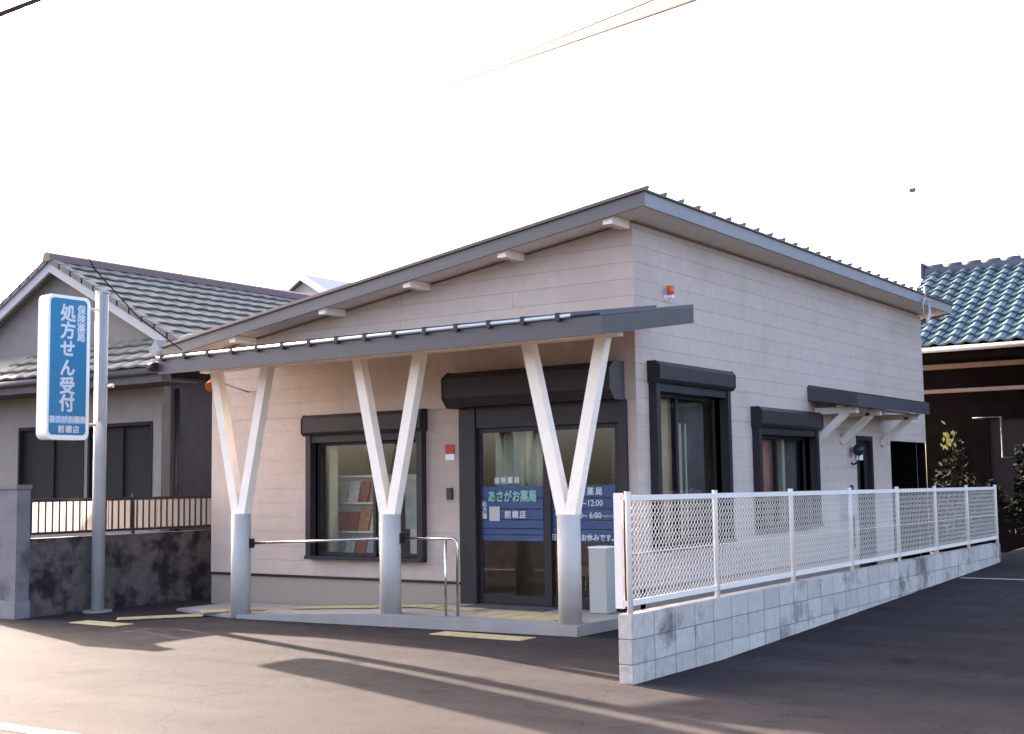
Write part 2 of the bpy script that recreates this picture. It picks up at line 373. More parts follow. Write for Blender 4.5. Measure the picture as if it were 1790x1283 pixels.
# windows with roller-shutter boxes -------------------------------------------------
def rolled(name, a, b, z0, z1, boxh, axis, d, glassm, mull, boxd=None):
    """frame round an opening a..b x z0..z1 of a wall; d = how far it stands proud"""
    boxd = boxd or d+.06
    def P(s, z, o): return Vector((s, YF-o, z)) if axis == 'x' else Vector((XS+o, s, z))
    def bx(mb, s0, s1, za, zb_, o0, o1): p = P(s0, za, o0); q = P(s1, zb_, o1); return mb.box(p, q)
    fr = MB(); t = .09
    bx(fr, a-t, a, z0-t*.5, z1-boxh, -.10, d); bx(fr, b, b+t, z0-t*.5, z1-boxh, -.10, d)
    bx(fr, a-t+.002, b+t-.002, z0-t*.5-.004, z0, -.10, d+.03); bx(fr, a, b, z1-boxh-.10, z1-boxh+.02, -.10, d-.02)
    w = fr.build(name, BRONZE, PH)
    prof = [(0, z1+.02), (boxd*.72, z1+.02), (boxd, z1-.03), (boxd, z1-boxh+.04), (boxd*.8, z1-boxh), (0, z1-boxh)]
    sb = MB().prism([P(a-t-.02, z, o) for o, z in prof], P(b+t+.02, 0, 0)-P(a-t-.02, 0, 0)).build('shutter_box', SHUT, w)
    for s in (a-t-.028, b+t+.021): MB().prism([P(s, z0_, o) for o, z0_ in [(0, z1+.026), (boxd*.74, z1+.026), (boxd+.006, z1-.03), (boxd+.006, z1-boxh+.04), (boxd*.8, z1-boxh-.006), (0, z1-boxh-.006)]], P(s+.007, 0, 0)-P(s, 0, 0)).build('end_cap', BRONZE, sb)
    # two sliding sashes
    zt = z1-boxh-.10
    for i, (l, r, o) in enumerate(((a, mull+.03, -.05), (mull-.03, b, -.085))):
        sh = MB(); e = .045
        bx(sh, l, l+e, z0, zt, o-.014, o+.014); bx(sh, r-e, r, z0, zt, o-.014, o+.014); bx(sh, l+e, r-e, z0, z0+e, o-.013, o+.013); bx(sh, l+e, r-e, zt-e, zt, o-.013, o+.013)
        s_ = sh.build('sash', BRONZE, w)
        bx(MB(), l+e-.004, r-e+.004, z0+e-.004, zt-e+.004, o-.003, o+.003).build('pane', glassm, s_)
    return w
rolled('front_window', W1[0], W1[1], W1[2], W1[3], .26, 'x', .11, GLASS, -11.25)
w = rolled('side_window', S1[0], S1[1], S1[2], 3.0, .23, 'y', .12, GLASS, 13.95)
box('curtain_pole', (XS-.11, 13.93, .9), (XS-.095, 13.955, 2.62), PALET, w)
w = rolled('side_window', S2[0], S2[1], S2[2], 2.58, .25, 'y', .12, GLASS, 17.0)
box('curtain_pole', (XS-.11, 16.96, 1.0), (XS-.095, 16.985, 2.2), PALET, w)

# entrance door
fr = MB()
fr.box((-9.75, YF-.05, .1), (-9.50, YF+.10, 2.56)); fr.box((-7.415, YF-.05, .1), (-7.31, YF+.10, 2.56))
fr.box((-9.499, YF-.03, 2.30), (-7.416, YF+.10, 2.56)); fr.box((-9.499, YF+.0, .1), (-7.416, YF+.09, .125))
ED = fr.build('entrance_door', BRONZE, PH)
for l, r, o in ((-9.49, -8.42, .03), (-8.54, -7.42, .062)):
    s = MB(); e = .05
    s.box((l, YF+o-.014, .13), (l+e, YF+o+.014, 2.295)); s.box((r-e-.05, YF+o-.014, .13), (r, YF+o+.014, 2.295))
    s.box((l+e, YF+o-.013, .13), (r-e-.05, YF+o+.013, .235)); s.box((l+e, YF+o-.013, 2.24), (r-e-.05, YF+o+.013, 2.295))
    d = s.build('door_leaf', BRONZE, ED)
    box('pane', (l+e-.004, YF+o-.003, .23), (r-e-.046, YF+o+.003, 2.245), GLASS, d)
prof = [(0, 3.0), (.22, 3.0), (.34, 2.92), (.34, 2.68), (.24, 2.565), (0, 2.565)]
sb = MB().prism([(-9.78, YF-o, z) for o, z in prof], (2.43, 0, 0)).build('shutter_box', SHUT, ED)
MB().prism([(-7.349, YF-o, z) for o, z in [(0, 3.01), (.225, 3.01), (.35, 2.925), (.35, 2.675), (.245, 2.555), (0, 2.555)]], (.012, 0, 0)).build('end_cap', mat('cap_grey', (.09, .08, .078), .6, spec=.2), sb)
MB().prism([(-9.792, YF-o, z) for o, z in [(0, 3.01), (.225, 3.01), (.35, 2.925), (.35, 2.675), (.245, 2.555), (0, 2.555)]], (.011, 0, 0)).build('end_cap', BRONZE, sb)
# blue film bands and lettering on the glass
for l, r, yo in ((-9.44, -8.53, .022), (-8.48, -7.53, .054)):
    for za, zb_ in ((1.43, 1.57), (1.295, 1.415), (1.165, 1.28), (1.055, 1.15), (.98, 1.042), (.90, .968)):
        box('film_band', (l, YF+yo-.001, za), (r, YF+yo+.001, zb_), FILMB, ED)
def ft(s, x, z, size, off=0, yo=.0, sx=1, **k): return text_verts(s, size, T((x, YF+yo, z), FRONT) @ Matrix.Diagonal((sx, 1, 1, 1)), off, **k)
lettering([ft('保険薬局', -9.06, 1.635, .085, .0025, .017, spacing=1.35), ft('前橋店', -8.94, 1.215, .10, .002, .017, spacing=1.25), ft('処\n方\n箋', -9.405, 1.27, .075, .0015, .017)], 'lettering', LETW, ED)
lettering([ft('あさがお薬局', -8.985, 1.435, .150, .005, .016, sx=.82)], 'lettering', LETT, ED)
lettering([ft('保険薬局', -7.93, 1.49, .10, .002, .049, spacing=1.35), ft('午前 9:00~12:00', -8.38, 1.355, .10, .001, .049, align='LEFT'), ft('午後 3:00~ 6:00', -8.38, 1.21, .10, .001, .049, align='LEFT'),
           ft('(土曜日は午前中のみ)', -7.70, 1.20, .035, .0, .049), ft('日曜祝日はお休みです。', -8.44, .945, .085, .002, .049, align='LEFT')], 'lettering', LETW, ED)
box('paper_notice', (-9.33, YF+.012, 1.14), (-9.17, YF+.014, 1.32), mat('paper', (.5, .48, .45), .9), ED)

# side door, lamp, boxes
sd = MB(); sd.box((XS-.10, 20.12, .1), (XS+.03, 20.2, 2.30)); sd.box((XS-.10, 20.79, .1), (XS+.03, 20.87, 2.30)); sd.box((XS-.10, 20.201, 2.22), (XS+.03, 20.789, 2.3))
SDO = sd.build('side_door', BRONZE, PH)
box('door_leaf', (XS-.09, 20.201, .1), (XS-.05, 20.789, 2.219), BRONZE, SDO)
box('pane', (XS-.049, 20.40, .5), (XS-.044, 20.62, 2.05), GLASSD, SDO)
MB().tube([(XS-.05, 20.28, 1.3), (XS+.03, 20.28, 1.3), (XS+.03, 20.40, 1.3)], .012).build('door_handle', STEEL, SDO)

# side awning on white brackets
AW0, AW1, AWX = 18.1, 21.6, -6.42
aw = MB().prism([(XS+.014, AW0, 2.99), (AWX, AW0, 2.84), (AWX, AW0, 2.66), (XS+.014, AW0, 2.79)], (0, AW1-AW0, 0)).build('side_awning', DARKF, PH)
for i in range(9):
    MB().prism([(XS+.02, AW0+.04+i*.42, 2.99), (AWX+.02, AW0+.04+i*.42, 2.837), (AWX+.02, AW0+.04+i*.42, 2.862), (XS+.02, AW0+.04+i*.42, 3.016)], (0, .02, 0)).build('roof_rib', DARKF, aw)
for y in (18.43, 19.47, 21.38):
    g = MB(); g.box((XS+.014, y-.05, 2.58), (XS+.66, y+.05, 2.675)); g.beam((XS+.014, y, 2.18), (XS+.5, y, 2.60), .1, .1, (0, 1, 0))
    g.build('bracket', WHITE, aw)
box('awning_purlin', (XS+.40, AW0+.15, 2.677), (XS+.48, AW1-.05, 2.70), WHITE, aw)

# ------------------------------------------------------------------ porch: slab, canopy, Y columns, rail
PL = bpy.data.objects.new('entrance_platform', None)
pm = MB()
def pz(x): return .113 if x > -9.9 else .113 + (.113+.005)*max(-1, (x+9.9)/2.2) if x > -12.1 else -.005 + .02*(x+12.1)
xs_ = [-7.103, -8.5, -9.9, -10.6, -11.4, -12.1, -13.0, -13.9]
V = []; Fc = []
for x in xs_:
    yf = 11.36 if x > -12.6 else 11.36 + (-x-12.6)*.35
    for y, z in ((yf, -.25), (yf, pz(x)), (YF-.024, pz(x)), (YF-.024, -.25)): V.append((x, y, z))
for i in range(len(xs_)-1):
    for k in range(3): Fc.append((4*i+k, 4*i+4+k, 4*i+5+k, 4*i+1+k))
Fc += [(0, 1, 2, 3), tuple(4*(len(xs_)-1)+k for k in (3, 2, 1, 0))]
bpy.data.objects.remove(PL)
pm.v = V; pm.f = Fc; PL = pm.build('entrance_platform', CONC, None, .012); PL['kind'] = 'structure'
box('door_sill', (-9.8, YF-.023, -.1), (-7.21, YF+.09, .108), CONC, PL)

tile = MB().box((-.145, -.145, 0), (.145, .145, .008))
for i in range(4):
    tile.box((-.12, -.108+i*.064, .008), (.12, -.083+i*.064, .013))
tme = None
def tact(x, y, z, parent, rz=0, rx=0):
    global tme
    if tme is None:
        o = tile.build('tactile_tile', YEL, parent); tme = o.data
    else: o = link('tactile_tile', tme, parent)
    o.location = (x, y, z); o.rotation_euler = (0, rx, rz); return o
for i in range(4): tact(-8.52+.3*i, 10.98, gh(-8.1, 11)+.004, GROUND)
for i in range(4):
    for j in range(2): tact(-8.62+.3*i, 11.78+.3*j, .115, PL)
for i in range(10):
    x = -9.15-.3*i; tact(x, 12.22, pz(x)+.004 if x > -9.7 else pz(x)+.012, PL, 0, 0 if x > -9.9 else -math.atan2(.118, 2.2))
p0 = gg(225, 1083); p1 = Vector((-12.3, 12.1, 0)); n = 7
for i in range(n):
    p = Vector((p0.x, p0.y, 0)).lerp(p1, i/n); tact(p.x, p.y, max(gh(p.x, p.y), pz(p.x) if p.y > 11.4 and p.x > -13.3 else -1)+.012, GROUND, math.atan2(p1.y-p0.y, p1.x-p0.x))
q0 = gg(150, 1089)
for i in range(3): tact(q0.x+.3*i, q0.y, gh(q0.x, q0.y)+.006, GROUND)

# canopy
CF, CXL, CXR = 10.80, -13.1, -6.42
def cz(y): return 3.075 + .148*(y-CF)           # underside
CA = MB().prism([(CXL, CF, cz(CF)+.19), (CXL, YF-.014, cz(YF)+.19), (CXL, YF-.014, cz(YF)+.215), (CXL, CF-.02, cz(CF)+.212)], (CXR-CXL, 0, 0)).build('entrance_canopy', DARKF, PH)
MB().prism([(CXL+.03, CF+.03, cz(CF)+.05), (CXL+.03, YF-.016, cz(YF)+.05), (CXL+.03, YF-.016, cz(YF)+.08), (CXL+.03, CF+.03, cz(CF)+.08)], (CXR-CXL-.06, 0, 0)).build('soffit', SOFF, CA)
box('fascia_board', (CXL, CF, cz(CF)), (CXR, CF+.026, cz(CF)+.188), DARKF, CA)
for x0, m_ in ((CXR-.026, mat('canopy_side', (.105, .095, .09), .6, spec=.2)), (CXL, DARKF)):
    MB().prism([(x0, CF+.027, cz(CF)), (x0, YF-.016, cz(YF)), (x0, YF-.016, cz(YF)+.188), (x0, CF+.027, cz(CF)+.188)], (.026, 0, 0)).build('fascia_board', m_, CA)
box('canopy_beam', (-13.03, 11.44, 3.13), (-6.60, 11.56, 3.235), WHITE, CA)
MB().tube([(CXL, CF-.022, cz(CF)+.212), (CXR-.35, CF-.022, cz(CF)+.212)], .02, 10).build('drip_edge', DRIP, CA, smooth=True)
MB().tube([(CXL-.12, CF-.03, cz(CF)+.10), (CXL+.0, CF-.03, cz(CF)+.10)], .06, 10).build('gutter_end', BRONZE, CA, smooth=True)
for i in range(15):
    x = CXL+.08+.435*i
    MB().box((x, CF-.05, cz(CF)+.165), (x+.05, CF-.005, cz(CF)+.25)).build('rib_end', BRONZE, CA)
    MB().prism([(x+.01, CF-.03, cz(CF)+.217), (x+.01, YF-.014, cz(YF)+.217), (x+.01, YF-.014, cz(YF)+.25), (x+.01, CF-.03, cz(CF)+.25)], (.03, 0, 0)).build('roof_rib', DARKF, CA)
CYC = 11.5
for x, z0 in ((-12.29, -.05), (-9.775, .10), (-7.285, .10)):
    c = MB().tube([(x, CYC, z0), (x, CYC, 1.265)], .126, 28).build('porch_column', PIPE, PH, smooth=True)
    for s in (-1, 1):
        xt = x+s*.475
        a = Vector((x+s*.045, CYC, 1.25)); b = Vector((xt, CYC, 3.13))
        w2 = .070; o = Vector((w2, 0, 0))
        MB().prism([a-o*.98+Vector((0, -.06, -.0)), a+o*.98+Vector((0, -.06, 0)), a+o*.98+Vector((0, .06, 0)), a-o*.98+Vector((0, .06, 0))], b-a).build('strut', WHITE, c) if s < 0 else \
        MB().prism([a-o*.98+Vector((0, -.058, .0)), a+o*.98+Vector((0, -.058, 0)), a+o*.98+Vector((0, .058, 0)), a-o*.98+Vector((0, .058, 0))], b-a).build('strut', WHITE, c)
HR = MB(); HR.tube([(-12.17, CYC+.06, .885), (-9.89, CYC+.06, .975)], .017, 10)
pts = [(-9.66, CYC+.06, .982), (-8.90, CYC+.06, .985)] + [(-8.90+.07*math.sin(t), CYC+.06, .985-.07*(1-math.cos(t))) for t in (.4, .8, 1.2, 1.57)] + [(-8.83, CYC+.06, .10)]
HR.tube(pts, .017, 10); HR.tube([(-9.0, CYC+.06, .97), (-9.0, CYC+.06, .10)], .014, 10)
HR = HR.build('handrail', STEEL, PH, smooth=True)
for x, z in ((-12.165, .885), (-9.9, .975), (-9.65, .982)): MB().box((x-.02, CYC+.02, z-.06), (x+.02, CYC+.10, z+.06)).build('rail_bracket', BLACK, HR)

# small fittings on the walls
pl = thing('wall_plaque', (-9.9, YF-.014, 1.9), 'small red and white plaque on the front wall beside the door', 'plaque')
box('red_plate', (-9.985, YF-.03, 1.99), (-9.845, YF-.014, 2.11), mat('red_plastic', (.5, .03, .04), .5), pl)
box('white_plate', (-9.985, YF-.028, 1.91), (-9.845, YF-.014, 1.989), SIGNW, pl)
ic = thing('intercom', (-9.92, YF-.014, 1.43), 'dark grey intercom on the front wall left of the entrance', 'intercom')
box('housing', (-9.965, YF-.045, 1.41), (-9.875, YF-.014, 1.56), mat('dark_plastic', (.035, .03, .034), .5), ic, .004)
box('speaker_grille', (-9.95, YF-.048, 1.50), (-9.89, YF-.0455, 1.54), BLACK, ic)
be = thing('alarm_beacon', (XS+.014, 13.63, 3.85), 'small orange alarm beacon high on the side wall', 'beacon')
MB().tube([(XS+.09, 13.63, 3.86), (XS+.09, 13.63, 3.97)], .045, 14).build('dome', mat('orange_plastic', (.75, .13, .04), .35), be, smooth=True)
bb = MB().box((XS+.013, 13.60, 3.80), (XS+.03, 13.66, 3.87)); bb.box((XS+.03, 13.605, 3.82), (XS+.13, 13.655, 3.858)); bb.build('mount', SIGNW, be)
wl = thing('wall_lamp', (XS+.014, 19.97, 1.95), 'black round wall lamp under the side awning by the narrow door', 'lamp')
bm = bmesh.new(); bmesh.ops.create_uvsphere(bm, u_segments=16, v_segments=10, radius=.095); bmesh.ops.translate(bm, verts=bm.verts, vec=(XS+.14, 19.86, 2.06)); me = bpy.data.meshes.new('lamp_globe'); bm.to_mesh(me); bm.free(); me.materials.append(BLACK)
for p in me.polygons: p.use_smooth = True
link('lamp_globe', me, wl)
MB().tube([(XS+.014, 19.86, 1.85), (XS+.06, 19.86, 1.83), (XS+.14, 19.86, 1.88), (XS+.14, 19.86, 1.98)], .018).build('arm', BLACK, wl, smooth=True)
np_ = box('notice_plate', (XS+.031, 20.05, 1.90), (XS+.045, 20.33, 2.12), SIGNW); tag(np_, 'small white notice plate fixed beside the narrow side door', 'plate')
mb = thing('meter_box', (XS+.014, 19.5, 1.0), 'pale grey meter box on the side wall behind the mesh fence', 'box')
box('case', (XS+.014, 19.3, 1.02), (XS+.16, 19.62, 1.42), mat('meter_grey', (.45, .44, .42), .6), mb, .006)
box('lid', (XS+.155, 19.32, 1.05), (XS+.17, 19.60, 1.39), mat('meter_lid', (.5, .49, .47), .5), mb)
MB().tube([(XS+.05, 19.75, .5), (XS+.05, 19.75, 1.5)], .025).build('conduit', BLACK, mb)
bn = thing('umbrella_stand', (-7.54, 12.62, .113), 'plain pale box-shaped bin standing right of the entrance', 'bin')
box('body', (-7.665, 12.51, .118), (-7.425, 12.72, .85), mat('bin_cream', (.42, .41, .37), .5), bn, .008)
rm = MB(); rm.box((-7.67, 12.505, .851), (-7.42, 12.53, .87)); rm.box((-7.67, 12.70, .851), (-7.42, 12.725, .87)); rm.box((-7.67, 12.531, .851), (-7.645, 12.699, .87)); rm.box((-7.445, 12.531, .851), (-7.42, 12.699, .87)); rm.build('rim', SIGNW, bn)
box('base', (-7.655, 12.52, .1135), (-7.435, 12.71, .1175), BLACK, bn)
dm = box('door_mat', (-9.45, 12.42, .1145), (-8.25, 12.84, .124), mat('mat_grey', (.06, .055, .06), .95, noise=.2, nscale=40, bump=.5)); tag(dm, 'dark grey door mat in front of the sliding entrance', 'mat')
CO = onX(1618, 541, -6.72)
cc = MB()
for k in range(3):
    cc.tube([(CO.x+.01*k, CO.y+(.19+.012*k)*math.cos(t*.3142), CO.z+(.17+.012*k)*math.sin(t*.3142)) for t in range(21)], .012, 6, False)
cc.tube([(CO.x, CO.y, CO.z+.17), (CO.x, CO.y, CO.z+.42)], .014, 6)
cc.tube([(CO.x+.02, CO.y, CO.z-.18), (CO.x+.02, CO.y, CO.z-.30)], .03, 8)
cc = cc.build('cable_coil', mat('cable_grey', (.5, .49, .47), .5), None, smooth=True); tag(cc, 'coil of pale cable hanging under the rear end of the roof edge', 'cable')
lp = thing('sunlit_gutter_corner', (-14.3, 12.7, 3.0), 'orange shape standing for a sunlit gutter corner at the left end of the entrance canopy', 'lamp')
MB().tube([(-13.75, 12.30, 3.10), (-13.68, 12.2, 3.02)], .05, 12, r2=.075).build('sunlit_corner', mat('sunlit_orange', (.6, .16, .05), .35, metal=.6), lp, smooth=True)  # downspout corner in the sun: sunlight put into the orange, lamp shape made up
MB().tube([(-13.62, 12.3, 3.12), (-13.6, 12.5, 3.05), (-13.6, YF-.015, 2.98)], .013).build('arm', STEEL, lp, smooth=True)

# ------------------------------------------------------------------ inside the shop
WARM = mat('interior_wall', (.55, .47, .36), .9)
FLR = mat('interior_floor', (.33, .2, .12), .35, noise=.15, nscale=3)
rmn = MB(); rmn.box((-12.9, 17.4, .1), (XS-.13, 17.5, 2.75)); rmn.box((-13.0, YF+.13, .1), (-12.9, 17.5, 2.75))
rmn.build('partition_wall', WARM, PH)
box('interior_floor', (-13.0, YF+.1, .05), (XS-.125, YB-.13, .10), FLR, PH)
box('interior_ceiling', (-13.0, YF+.125, 2.76), (XS-.125, YB-.13, 2.8), SOFF, PH)
def curtain(x0, x1, y, z0, z1, m_, lab, axis='x', amp=.035, per=.14):
    V = []; Fc = []; n = int((x1-x0)/.02)
    for i in range(n+1):
        s = x0+(x1-x0)*i/n; o = amp*math.sin(2*math.pi*s/per)+.3*amp*math.sin(s*17)
        for z in (z0, z1): V.append((s, y+o, z) if axis == 'x' else (y+o, s, z))
    for i in range(n): Fc.append((2*i, 2*i+2, 2*i+3, 2*i+1))
    me = bpy.data.meshes.new('curtain'); me.from_pydata(V, [], Fc); me.materials.append(m_)
    for p in me.polygons: p.use_smooth = True
    o = link('curtain', me); md = o.modifiers.new('t', 'SOLIDIFY'); md.thickness = .004; tag(o, lab, 'curtain'); return o
CUR = mat('curtain_cream', (.72, .66, .48), .9, noise=.1, nscale=4); CURG = mat('curtain_green', (.5, .52, .42), .9, noise=.15, nscale=5); CURP = mat('curtain_rose', (.55, .25, .2), .9, noise=.1)
curtain(-9.46, -8.95, YF+.32, 1.2, 2.28, CURG, 'grey-green curtain behind the left pane of the entrance door')
curtain(-8.93, -8.48, YF+.22, 1.45, 2.28, CUR, 'cream curtain behind the entrance door next to the mullion')
curtain(13.4, 14.02, XS-.15, .9, 2.65, mat('blind_tan', (.62, .42, .29), .9, noise=.25, nscale=3), 'tan curtain inside the larger side window near the corner', 'y', .02)
curtain(14.1, 15.06, XS-.22, .9, 2.65, mat('blind_grey', (.16, .13, .13), .9, noise=.2, nscale=3), 'grey-brown curtain inside the larger side window, far half', 'y', .02)
curtain(16.3, 17.08, XS-.15, 1.0, 2.2, CURP, 'rose curtain inside the smaller side window', 'y', .02)
curtain(17.15, 18.1, XS-.22, 1.0, 2.2, MATS['blind_grey'], 'grey-brown curtain inside the smaller side window, far half', 'y', .02)
curtain(-12.25, -12.1, YF+.25, .7, 2.25, CUR, 'narrow cream curtain at the left edge of the front window')
bc = thing('waiting_bench', (-8.5, 15.2, .1), 'tan padded bench inside the shop behind the glass door', 'bench')
box('seat', (-9.6, 15.0, .32), (-7.9, 15.5, .47), mat('bench_tan', (.6, .42, .28), .6), bc, .02)
box('backrest', (-9.6, 15.45, .475), (-7.9, 15.56, .85), MATS['bench_tan'], bc, .02)
for x in (-9.5, -8.05):
    for y in (15.06, 15.42): MB().tube([(x, y, .1), (x, y, .32)], .018).build('leg', STEEL, bc)
ct = thing('counter', (-10.5, 16.5, .1), 'brown service counter at the back of the shop seen through the glass', 'counter')
box('front_panel', (-12.6, 16.4, .1), (-8.8, 16.46, 1.0), mat('counter_wood', (.35, .2, .11), .5, noise=.15), ct); box('top', (-12.65, 16.3, 1.0), (-8.75, 16.9, 1.05), mat('counter_top', (.6, .52, .4), .4), ct)
sh = thing('display_shelf', (-7.6, 15, .1), 'cream display shelves inside the door, right hand side', 'shelf')
fr = MB()
for z in (1.3, 1.65, 2.0, 2.3): fr.box((-8.35, 14.3, z), (-7.45, 14.6, z+.03))
fr.box((-8.38, 14.3, .1), (-8.351, 14.6, 2.33)); fr.box((-7.449, 14.3, .1), (-7.42, 14.6, 2.33)); fr.build('frame', WARM, sh)
bxs = [('red_box', (.6, .05, .03)), ('white_box', (.7, .7, .68)), ('green_box', (.1, .3, .15)), ('orange_box', (.7, .28, .08))]
ORD = ['first', 'second', 'third', 'fourth', 'fifth', 'sixth', 'seventh', 'eighth', 'ninth']
for z, lev in ((1.33, 'lowest'), (1.68, 'middle'), (2.03, 'upper')):
    x = -8.32; k = 0
    while x < -7.6:
        nme, c = random.choice(bxs); w_ = random.uniform(.08, .22); h_ = random.uniform(.1, .24)
        o = box('medicine_box', (x, 14.34, z+.001), (x+w_, 14.5, z+h_), mat(nme, c, .6)); tag(o, nme.split('_')[0]+' medicine box, '+ORD[k]+' from left on the '+lev+' shelf inside the door', 'box', 'medicine boxes on the shelves'); x += w_+.03; k += 1

# ------------------------------------------------------------------ block wall with white mesh fence
FX = -5.07
def wt(y): return .548 + .0036*(y-8.9)
BWL = thing('block_wall', (FX-.06, 14.6, 0), 'low grey concrete block wall carrying the white mesh fence', 'wall')
MB().prism([(FX-.010, 8.925, -.15), (FX-.010, 20.42, -.15), (FX-.010, 20.42, wt(20.42)-.012), (FX-.010, 8.925, wt(8.925)-.012)], (-.11, 0, 0)).build('mortar', MORTAR, BWL)
bl = MB().box((-.065, -.1805, -.0975), (.065, .1805, .0975)).build('block', BLOCK, BWL, .006)
bl.location = (FX-.065, 8.915+.1835, wt(9)-.1); first = True
for i in range(31):
    for j in range(3):
        y = 8.915+.1835+.367*i; z = wt(y)-.1-.2*j
        if z+.1 < gh(-4.8, y)-.02: continue
        if i == 0 and j == 0: continue
        link('block', bl.data, BWL, (FX-.065+random.uniform(-.0015, .0015), y, z))
FE = thing('mesh_fence', (FX-.03, 14.6, .55), 'white diamond mesh fence with posts along the side of the shop', 'fence')
PY = [8.945, 10.537, 12.296, 13.998, 15.647, 17.209, 18.734, 20.328]
def ft_(y): return 1.502 - .0041*(y-8.9)
PX = FX-.03
for y in PY: 
    MB().tube([(PX, y, wt(y)-.12), (PX, y, ft_(y)), (PX, y, ft_(y)+.012)], .024, 12).build('post', FENCEW, FE, smooth=True)
    MB().tube([(PX, y, ft_(y)+.012), (PX, y, ft_(y)+.02)], .027, 12).build('post_cap', FENCEW, FE, smooth=True)
def zigzag(mb, a, b, zlo, zhi, w=.060, h=.058, t=.0062):
    n = int((b-a)/w)
    for i in range(n+1):
        rows = int((zhi(a)-zlo(a))/(h/2))
        pts = []
        for k in range(rows+1):
            y = a+w*i+(w/2 if k % 2 else 0); y = min(max(y, a), b); f = k/rows; z = zlo(y)+f*(zhi(y)-zlo(y)); pts.append((y, z))
        # two mirrored strands make the diamonds
        for sg in (0, 1):
            for k in range(rows):
                (y0, z0), (y1, z1) = pts[k], pts[k+1]
                if sg: y0 = min(max(2*(a+w*i)-y0+ (0), a), b); y1 = min(max(2*(a+w*i)-y1, a), b)
                if abs(y1-y0) < 1e-6: continue
                x0 = PX+.004*sg; mb.prism([(x0, y0-t/2, z0), (x0, y0+t/2, z0), (x0, y1+t/2, z1), (x0, y1-t/2, z1)], (.003, 0, 0))
for a, b in zip(PY, PY[1:]):
    a2, b2 = a+.024, b-.024
    for dz, lab in ((-.03, 't'), (-.875, 'b')):
        MB().beam((PX, a2, ft_(a)+dz if lab == 't' else wt(a)+.085), (PX, b2, ft_(b)+dz if lab == 't' else wt(b)+.085), .032, .045).build('rail', FENCEW, FE)
    zg = MB(); zigzag(zg, a2+.004, b2-.004, lambda y: wt(y)+.107, lambda y: ft_(y)-.052); zg.build('wire_mesh', FENCEW, FE)
    MB().tube([(PX+.012, a2, (wt(a)+ft_(a))/2), (PX+.012, b2, (wt(b)+ft_(b))/2)], .004, 6).build('tension_wire', FENCEW, FE)
# end frame that closes the fence at the road
box('end_frame', (PX-.125, 8.93, wt(9)+.04), (PX-.055, 8.965, ft_(9)+.01), FENCEW, FE)
box('end_frame', (PX-.0549, 8.935, ft_(9)-.045), (PX-.02, 8.96, ft_(9)-.002), FENCEW, FE)
box('end_frame', (PX-.0549, 8.935, wt(9)+.06), (PX-.02, 8.96, wt(9)+.1), FENCEW, FE)

# ------------------------------------------------------------------ pole sign
SG = thing('sign_pole', (-14.87, 11.26, -.09), 'tall blue and white pharmacy sign box on a grey pole by the road', 'sign')
MB().tube([(-14.87, 11.26, -.25), (-14.87, 11.26, 4.36)], .088, 20).build('pole', POSTG, SG, smooth=True)
MB().tube([(-14.87, 11.26, 4.36), (-14.87, 11.26, 4.39)], .092, 20).build('pole_cap', POSTG, SG, smooth=True)
box('pole_channel', (-14.80, 11.14, 2.55), (-14.765, 11.20, 4.36), POSTG, SG)
def rrect(y0, y1, z0, z1, r, n=6):
    P = []
    for cy, cz_, a0 in ((y1-r, z1-r, 0), (y0+r, z1-r, 90), (y0+r, z0+r, 180), (y1-r, z0+r, 270)):
        for i in range(n+1): t = R(a0+90*i/n); P.append((cy+r*math.cos(t), cz_+r*math.sin(t)))
    return P
MB().prism([(-14.985, y, z) for y, z in rrect(10.315, 10.985, 2.28, 4.25, .09)], (.225, 0, 0)).build('sign_box', SIGNW, SG)
for x0 in (-14.760, -14.9895):
    MB().prism([(x0, y, z) for y, z in rrect(10.35, 10.93, 2.345, 4.205, .06)], (.004, 0, 0)).build('blue_panel', SIGNB, SG)
MB().prism([(-14.7555, y, z) for y, z in [(10.36, 2.50), (10.92, 2.50), (10.92, 2.60), (10.36, 2.60)]], (.0012, 0, 0)).build('pale_band', mat('sign_pale', (.24, .42, .62), .4), SG)
zv = lambda v: 2.28+(768-v)/129.6
L_ = []
for ch, v in zip('処方せん受付', (546, 577, 609, 643, 675, 706)): L_.append(text_verts(ch, .245, T((-14.7545, 10.625, zv(v)), RIGHT), .008))
for ch, v in zip('保険薬局', (537, 553, 570, 586)): L_.append(text_verts(ch, .135, T((-14.7545, 10.835, zv(v)), RIGHT), .004))
L_.append(text_verts('あさがお薬局', .098, T((-14.753, 10.64, 2.55), RIGHT), .003)); L_.append(text_verts('前橋店', .105, T((-14.7545, 10.66, 2.415), RIGHT), .004, spacing=1.25))
lettering(L_, 'lettering', LETW, SG)
for z in (4.12, 2.50): MB().tube([(-14.87, 10.98, z), (-14.87, 11.18, z)], .02, 8).build('bracket', POSTG, SG)
MB().tube([(-14.78, 11.30, 3.05), (-14.70, 11.34, 3.05)], .03, 10).build('hook', STEEL, SG)
MB().tube([(-14.87, 11.26, -.12), (-14.87, 11.26, -.06)], .2, 16).build('footing', CONC, SG)

